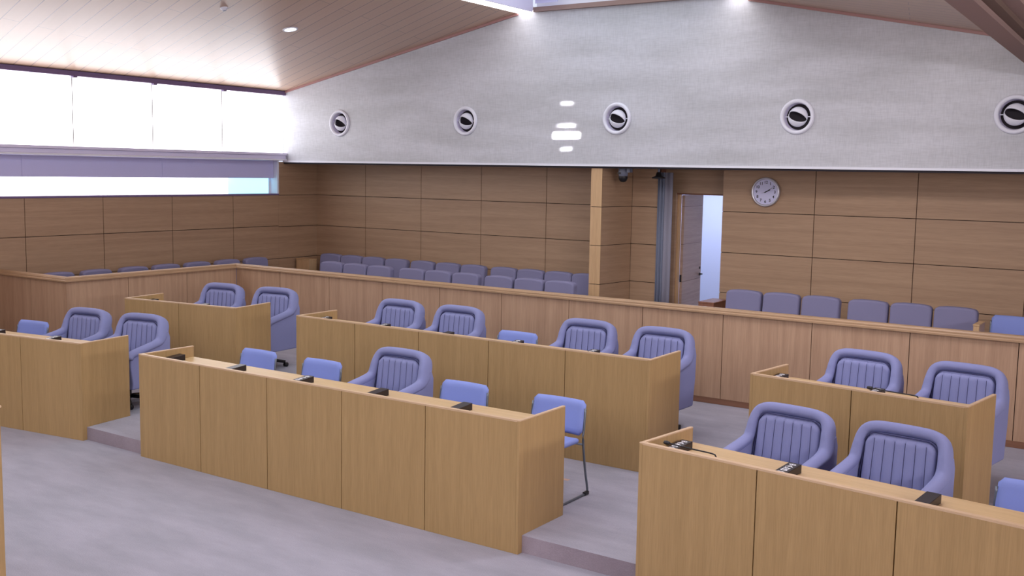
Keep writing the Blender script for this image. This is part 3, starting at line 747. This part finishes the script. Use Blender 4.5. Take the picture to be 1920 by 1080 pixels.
# ------------------------------------------------------------------ gallery seats
def make_gseat():
    t = empty('gallery_seat')
    arc = lambda cx, cz, r_, a0, n=6: [(cx+r_*math.cos(R(a0+15*k)), cz+r_*math.sin(R(a0+15*k))) for k in range(n+1)]
    top = [(x, z+0.010*(1-(x/0.224)**2)) for x, z in ((0.10, 0.888), (0.0, 0.888), (-0.10, 0.888))]
    poly = arc(0.224-0.055, 0.888-0.055, 0.055, 0)+top+arc(-0.224+0.055, 0.888-0.055, 0.055, 90)+arc(-0.224+0.04, 0.40, 0.04, 180)+arc(0.224-0.04, 0.40, 0.04, 270)
    m = MB(); m.prism(poly, -0.055, 0.055, 'Y'); b = m.build('backrest', M_seat, t, bevel=0.026, seg=4)
    for v_ in b.data.vertices: v_.co.y += (v_.co.z-0.4)*0.10
    m = MB(); m.box(-0.21, 0.21, -0.42, -0.04, 0.36, 0.46); m.build('seat', M_seat, t, bevel=0.03, seg=4)
    m = MB(); m.box(-0.03, 0.03, -0.20, -0.06, 0.012, 0.359); m.box(-0.12, 0.12, -0.26, 0.0, 0.001, 0.012); m.build('leg', M_black, t)
    return t
gs0 = make_gseat(); u = [False]
ORD = ['first', 'second', 'third', 'fourth']
def gseat(x, y, rz, label, group): place(gs0, u, (x, y), rz, 0, 0, 0.2605, label, 'seat', group)
f1 = 11.55/11.3; fx = [[-11.08, -10.62, -10.16, -9.70], [-9.56, -9.10, -8.64, -8.16], [-8.10, -7.62, -7.15, -6.69]]
for g, ed in enumerate(fx):
    nm = ['left', 'middle', 'right'][g]
    for k in range(3): gseat((ed[k]+ed[k+1])/2*f1, 11.52, 0, f'paler grey front gallery seat, {ORD[k]} from left in the {nm} trio', 'front row gallery seats left of the door')
f2 = 12.6/12.3; bx = [[-12.09, -11.64, -11.19, -10.73, -10.25], [-10.23, -9.73, -9.27, -8.80], [-8.71, -8.28, -7.80, -7.36, -6.915]]
for g, ed in enumerate(bx):
    nm = ['left', 'middle', 'right'][g]
    for k in range(len(ed)-1): gseat((ed[k]+ed[k+1])/2*f2, 12.60, 0, f'darker grey back wall gallery seat, {ORD[k]} from left in the {nm} block', 'back row gallery seats left of the door')
rx = [[-5.063, -4.605, -4.117, -3.65], [-3.568, -3.11, -2.622, -2.165]]
for g, ed in enumerate(rx):
    nm = ['left', 'right'][g]
    for k in range(3): gseat((ed[k]+ed[k+1])/2, 12.17, 0, f'grey gallery seat right of the door, {ORD[k]} from left in the {nm} trio', 'gallery seats right of the door')
LY = [7.92, 8.48, 9.06, 9.60, 10.15, 10.71, 11.27]
LN = ['first', 'second', 'third', 'fourth', 'fifth', 'sixth', 'last']
for k, yv in enumerate(LY): gseat(-12.42, yv, R(90), f'blue grey left wall seat, {LN[k]} from the picture edge towards the corner', 'gallery seats along the left wall')
bs = copy_tree(st0); bs.location = (-1.80, 12.0, 0.2605); bs.rotation_euler = (0, 0, 0); bs.scale = (1.05, 1.05, 1.16)
tag(bs, 'brighter blue chair right of the grey gallery seats at the right edge', 'chair', None)
if 'group' in bs: del bs['group']
# wooden end panels and boxes of the gallery
def ply(name, x0, x1, y0, y1, z1, mat, label, cat):
    t = empty(name, ((x0+x1)/2, (y0+y1)/2, 0.2605)); tag(t, label, cat)
    w, d = (x1-x0)/2, (y1-y0)/2
    m = MB(); m.box(-w, w, -d, d, 0.0, z1-0.2605-0.021); m.build('body', mat, t, bevel=0.003, seg=1)
    m = MB(); m.box(-w-0.004, w+0.004, -d-0.004, d+0.004, z1-0.2605-0.02, z1-0.2605); m.build('top', mat, t, bevel=0.004, seg=1)
ply('bench_end_panel', -5.48, -5.27, 12.30, 12.75, 0.955, M_redw, 'low red-brown wooden end panel beside the open door', 'panel')
ply('bench_end_panel', -2.13, -2.07, 11.75, 12.05, 1.045, M_edgew, 'light wooden end panel right of the last grey seat near the blue chair', 'panel')
ply('bench_end_panel', -7.17, -7.09, 11.72, 12.00, 1.05, M_edgew, 'light wooden end panel at the foot of the fin wall', 'panel')
ply('wooden_stand', -12.78, -12.48, 12.45, 12.62, 1.055, M_edgew, 'pale wooden stand in the corner left of the back row seats', 'stand')

# ------------------------------------------------------------------ desk microphones and name blocks
def make_block(text=False):
    t = empty('name_block')
    m = MB(); m.prism([(0.0, 0.0), (0.28, 0.0), (0.28, 0.052), (0.0, 0.030)], 0.0, 0.08, 'X'); m.build('block', M_plate, t, bevel=0.002, seg=1)
    if text:
        m = MB(); r_ = 0.014
        def ring(cx, cy, a, b):
            n = 16; vs = []; 
            for k in range(n):
                c, s = math.cos(2*math.pi*k/n), math.sin(2*math.pi*k/n)
                for q_ in (1.0, 0.62):
                    x, y = cx+a*c*q_, cy+b*s*q_
                    for dz in (0.0006, 0.0014): vs.append((x, y, 0.030+y*0.0786+dz))
            fs = []
            for k in range(n):
                a_, b_ = 4*k, 4*((k+1) % n)
                fs += [(a_+1, b_+1, b_+3, a_+3), (a_, b_, b_+1, a_+1), (b_+2, a_+2, a_+3, b_+3), (b_, a_, a_+2, b_+2)]
            m.add(vs, fs)
        def bar(x0, y0, x1, y1, w=0.006):
            d = Vector((x1-x0, y1-y0)).normalized(); nn = Vector((-d.y, d.x))*w/2; vs = []
            for dz in (0.0006, 0.0015):
                for px, py in ((x0, y0), (x1, y1)):
                    for s in (-1, 1): x, y = px+nn.x*s, py+nn.y*s; vs.append((x, y, 0.030+y*0.0786+dz))
            m.add(vs, [(0, 1, 3, 2), (4, 6, 7, 5), (0, 2, 6, 4), (1, 5, 7, 3), (0, 4, 5, 1), (2, 3, 7, 6)])
        ring(0.040, 0.095, 0.024, 0.013); bar(0.018, 0.078, 0.062, 0.078)
        ring(0.040, 0.135, 0.022, 0.012); bar(0.020, 0.150, 0.060, 0.150)
        bar(0.018, 0.172, 0.062, 0.172); bar(0.040, 0.160, 0.040, 0.188); bar(0.022, 0.186, 0.058, 0.164)
        bar(0.018, 0.198, 0.040, 0.222); bar(0.040, 0.222, 0.062, 0.198); bar(0.024, 0.205, 0.056, 0.205)
        ring(0.040, 0.245, 0.022, 0.011); bar(0.040, 0.232, 0.040, 0.258)
        m.build('lettering', M_ink, t)
    return t
b0, b1 = make_block(False), make_block(True); ub, ut = [False], [False]
GB = 'black name blocks on the desk tops'
def blk(org, ang, lx, z0, h, txt, lab): place(b1 if txt else b0, ut if txt else ub, org, ang, lx, 0.13, z0+h-0.0995, lab, 'name block', GB)
CN = ['first', 'second', 'third', 'fourth', 'fifth']
for k in range(5): blk(C1, 0, 0.8*k+0.03, 0, H1, k == 2, f'black name block on the front centre desk, {CN[k]} from the left')
for k in range(5): blk(C2, 0, 0.8*k+0.03, 0.12, H2, k in (0, 1, 3, 4), f'black name block on the second-row centre desk, {CN[k]} from the left')
blk(R1, AR, 0.045, 0, H1, True, 'black name block with white lettering beside the microphone, lower right desk')
blk(R1, AR, 0.79, 0, H1, True, 'black name block with white lettering, second from left, lower right desk')
blk(R1, AR, 1.60, 0, H1, False, 'blank black name block in front of the nearest armchair on the lower right desk')
blk(R2, AR, 0.03, 0.12, H2, True, 'black name block at the left end of the second-row right desk')
blk(R2, AR, 0.80, 0.12, H2, True, 'black name block beside the microphone on the second-row right desk')
blk(L2, AL, -1.57, 0.12, H2, False, 'black name block at the left end of the short desk before the partition corner')
blk(L2, AL, -0.80, 0.12, H2, False, 'black name block in the middle of the short desk before the partition corner')
blk(L1, AL, -0.80, 0, H1, True, 'black name block in front of the armchairs on the left front desk')
blk(L1, AL, -1.60, 0, H1, True, 'black name block at the left picture edge on the left front desk')
def make_mic():
    t = empty('gooseneck_microphone')
    m = MB(); m.lathe([(0.0, 0.001), (0.022, 0.001), (0.022, 0.010), (0.010, 0.016), (0.0, 0.017)], 18); m.build('base', M_black, t)
    m = MB(); m.tube(smooth_path([(0.0, 0.0, 0.014), (0.004, 0.0, 0.06), (-0.004, 0.0, 0.094), (-0.03, 0.0, 0.106), (-0.17, 0.0, 0.108), (-0.32, 0.0, 0.112)], 6), 0.0045, 8); m.build('stem', M_black, t)
    m = MB(); m.lathe([(0.0, -0.024), (0.010, -0.018), (0.013, 0.0), (0.010, 0.018), (0.0, 0.024)], 14, (-0.345, 0.0, 0.113), 'X'); m.build('head', M_black, t)
    return t
mc = make_mic(); um = [False]
place(mc, um, R1, AR, 0.50, 0.065, H1-0.0995, 'black gooseneck microphone bent along the front lip of the lower right desk', 'microphone', 'gooseneck microphones')
place(mc, um, R2, AR, 1.25, 0.065, 0.12+H2-0.0995, 'black gooseneck microphone in front of the armchairs on the second-row right desk', 'microphone', 'gooseneck microphones')

# ------------------------------------------------------------------ air nozzles on the white wall
def make_vent():
    t = empty('air_nozzle')
    m = MB(); m.lathe([(0.160, 0.0), (0.160, -0.012), (0.168, -0.026), (0.185, -0.032), (0.200, -0.026), (0.208, -0.010), (0.208, 0.0)], 40, axis='Y'); m.build('ring', M_white, t)
    m = MB(); m.lathe([(0.165, -0.010), (0.160, 0.02), (0.155, 0.045), (0.151, 0.062)], 40, axis='Y'); m.build('collar', M_sill, t)
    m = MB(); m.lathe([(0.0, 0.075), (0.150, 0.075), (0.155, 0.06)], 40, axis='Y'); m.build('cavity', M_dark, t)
    # two half shells of a sphere leaving an almond opening
    tilt = R(20); rs = 0.118
    for part, (e0, e1) in (('upper_shell', (R(27), R(95))), ('lower_shell', (R(-95), R(-27)))):
        m = MB(); vs = []; nu, nv = 20, 10
        for lay, rr_ in ((0, rs), (1, rs-0.008)):
            for i in range(nu+1):
                a = math.pi*i/nu                         # along the pivot axis
                for j in range(nv+1):
                    e = e0+(e1-e0)*j/nv
                    x = rr_*math.cos(a); rho = rr_*math.sin(a)
                    y = -rho*math.cos(e); z = rho*math.sin(e)
                    X_ = x*math.cos(tilt)+z*math.sin(tilt); Z_ = -x*math.sin(tilt)+z*math.cos(tilt)
                    vs.append((X_, y*0.62+0.02, Z_))
        q = (nu+1)*(nv+1); fs = []
        for i in range(nu):
            for j in range(nv):
                a = i*(nv+1)+j; fs += [(a, a+1, a+nv+2, a+nv+1), (q+a+nv+1, q+a+nv+2, q+a+1, q+a)]
            a = i*(nv+1); fs += [(a, a+nv+1, q+a+nv+1, q+a)]; a += nv; fs += [(a+nv+1, a, q+a, q+a+nv+1)]
        m.add(vs, fs, 0, True); m.build(part, M_white, t)
    m = MB(); m.tube([(-0.155, 0.02, 0.0), (-0.105, 0.02, 0.0)], 0.006, 8); m.tube([(0.105, 0.02, 0.0), (0.155, 0.02, 0.0)], 0.006, 8); m.build('pivot_pin', M_white, t)
    return t
vt = make_vent(); uv_ = [False]
VX = [-11.60, -9.152, -6.693, -4.289, -1.945]
VN = ['leftmost round white air nozzle on the white wall beside the bright windows', 'second round white air nozzle from the left, above the grey gallery seats', 'middle round white air nozzle beside the bright glint on the white wall', 'round white air nozzle above and right of the wall clock', 'round white air nozzle cut by the right picture edge']
for x, z, lab in zip(VX, (3.253, 3.256, 3.256, 3.245, 3.235), VN): place(vt, uv_, (x, YU-0.001), 0, 0, 0, z, lab, 'air vent', 'round air nozzles on the white wall')
# holes for the nozzles are cut with one helper mesh that is removed afterwards
wub = bpy.data.objects['wall_upper_back']
mb = MB()
for x, z in zip(VX, (3.253, 3.256, 3.256, 3.245, 3.235)):
    n = 32; vs = [(x+0.163*math.cos(2*math.pi*k/n), yv, z+0.163*math.sin(2*math.pi*k/n)) for yv in (YU-0.05, YU+0.09) for k in range(n)]
    mb.add(vs, [list(range(n))[::-1], list(range(n, 2*n))]+[(k, (k+1) % n, (k+1) % n+n, k+n) for k in range(n)])
cut = mb.build('cutter', M_dark)
bo = wub.modifiers.new('b', 'BOOLEAN'); bo.object = cut; bo.operation = 'DIFFERENCE'; bo.solver = 'EXACT'
dg = bpy.context.evaluated_depsgraph_get(); me = bpy.data.meshes.new_from_object(wub.evaluated_get(dg))
wub.modifiers.clear(); wub.data = me; bpy.data.objects.remove(cut)

# ------------------------------------------------------------------ wall clock
ck = empty('wall_clock', (-4.911, YW-0.001, 2.343)); tag(ck, 'round silver-rimmed wall clock with black numerals on the panelled wall', 'clock')
m = MB(); m.lathe([(0.0, 0.0), (0.185, 0.0), (0.188, -0.03), (0.183, -0.045), (0.170, -0.050), (0.160, -0.036), (0.158, -0.028)], 48, axis='Y'); m.build('rim', M_silver, ck)
m = MB(); m.lathe([(0.0, -0.030), (0.160, -0.030)], 48, axis='Y'); m.build('face', M_face, ck)
def text_mesh(s, size, mat, name, parent, loc):
    cu_ = bpy.data.curves.new('t', 'FONT'); cu_.body = s; cu_.size = size; cu_.align_x = 'CENTER'; cu_.align_y = 'CENTER'; cu_.extrude = 0.0006; cu_.offset = 0.0009
    o = bpy.data.objects.new('t', cu_); COL.objects.link(o)
    me_ = bpy.data.meshes.new_from_object(o.evaluated_get(bpy.context.evaluated_depsgraph_get()))
    bpy.data.objects.remove(o); me_.materials.clear(); me_.materials.append(mat)
    q = bpy.data.objects.new(name, me_); COL.objects.link(q); q.parent = parent; q.location = loc; q.rotation_euler = (R(90), 0, 0)
    return q
for k in range(1, 13):
    a = math.pi/2-2*math.pi*k/12; text_mesh(str(k), 0.050, M_black, 'numeral', ck, (0.122*math.cos(a), -0.0315, 0.122*math.sin(a)))
def hand(name, deg, l0, l1, w, y):
    a = R(90-deg); d = Vector((math.cos(a), 0, math.sin(a))); n_ = Vector((-d.z, 0, d.x))*w/2; mm = MB(); vs = []
    for yy in (y, y-0.002):
        for p_, s in ((l0, 0.8), (l0, -0.8), (l1, -0.5), (l1, 0.5)): q = d*p_+n_*s*2; vs.append((q.x, yy, q.z))
    mm.add(vs, [(0, 1, 2, 3), (7, 6, 5, 4), (0, 4, 5, 1), (1, 5, 6, 2), (2, 6, 7, 3), (3, 7, 4, 0)]); mm.build(name, M_black, ck)
hand('hour_hand', 64, -0.01, 0.068, 0.009, -0.034); hand('minute_hand', 58, -0.02, 0.112, 0.0035, -0.037); hand('second_hand', 252, -0.02, 0.05, 0.002, -0.040)

# ------------------------------------------------------------------ surveillance camera under the soffit
t = empty('dome_camera', (-6.67, 12.42, 2.612)); tag(t, 'grey dome camera hanging from the soffit above the fin wall', 'camera')
m = MB(); m.box(-0.14, 0.14, -0.07, 0.07, 0.03, 0.05); m.build('mount_plate', M_black, t)
m = MB(); m.lathe([(0.0, 0.03), (0.062, 0.03), (0.066, -0.04), (0.060, -0.10), (0.0, -0.10)], 24); m.build('housing', M_cgrey, t)
m = MB(); m.lathe([(0.059, -0.101), (0.060, -0.125), (0.048, -0.158), (0.028, -0.175), (0.0, -0.180)], 24); m.build('dome', M_black, t)
m = MB(); m.box(-0.05, 0.0, -0.069, -0.058, -0.07, -0.05); m.build('lens_slot', M_black, t)
m = MB(); m.box(0.075, 0.12, -0.05, 0.03, -0.05, 0.03); m.build('arm', M_cgrey, t)

# ------------------------------------------------------------------ ceiling fittings
def onslope(x, y): return (x, y, zl(x))
sl = math.atan(0.205)
t = empty('ceiling_downlight', onslope(-10.165, 9.82)); t.rotation_euler = (0, -sl, 0); tag(t, 'bright round downlight in the left wooden ceiling', 'ceiling light')
m = MB(); m.lathe([(0.075, 0.0), (0.075, -0.012), (0.095, -0.012), (0.098, 0.0)], 32); m.build('trim_ring', M_white, t)
m = MB(); m.lathe([(0.0, -0.010), (0.05, -0.009), (0.075, -0.002)], 32); m.build('lamp', M_bulb, t)
t = empty('smoke_detector', onslope(-9.847, 8.467)); t.rotation_euler = (0, -sl, 0); tag(t, 'small white round detector on the left wooden ceiling', 'detector')
m = MB(); m.lathe([(0.045, -0.0005), (0.045, -0.012), (0.030, -0.016), (0.024, -0.034), (0.0, -0.037)], 28); m.build('housing', M_white, t)
m = MB(); m.lathe([(0.0225, -0.0365), (0.0, -0.0385)], 20); m.build('sensor', M_cgrey, t)

# ------------------------------------------------------------------ nearby desk edge at the lower left, tape mark on the carpet
t = empty('speaker_desk', (-5.40, 3.08, 0.0)); tag(t, 'edge of a tall wooden speaker desk cut by the left picture edge', 'desk')
m = MB(); m.box(-1.0, -0.005, -0.65, -0.005, 0.001, 1.235); m.build('body', M_desk, t, bevel=0.004, seg=1)
m = MB(); m.box(-1.01, 0.0, -0.66, 0.0, 1.236, 1.25); m.build('top', M_edge, t, bevel=0.003, seg=1)
mb = MB(); mb.box(-4.30, -4.18, 7.0, 7.04, 0.1203, 0.1212); tag(mb.build('floor_tape', M_tape), 'small tan tape mark on the carpet beside the sled chair', 'tape')

glint(-7.46, 3.045, 0.37, 0.05, 3.5)
glint(-7.46, 3.175, 0.26, 0.006, 0.16)
glint(-7.46, 2.86, 0.15, 0.006, 0.10)
glint(-7.46, 3.47, 0.17, 0.006, 0.08)
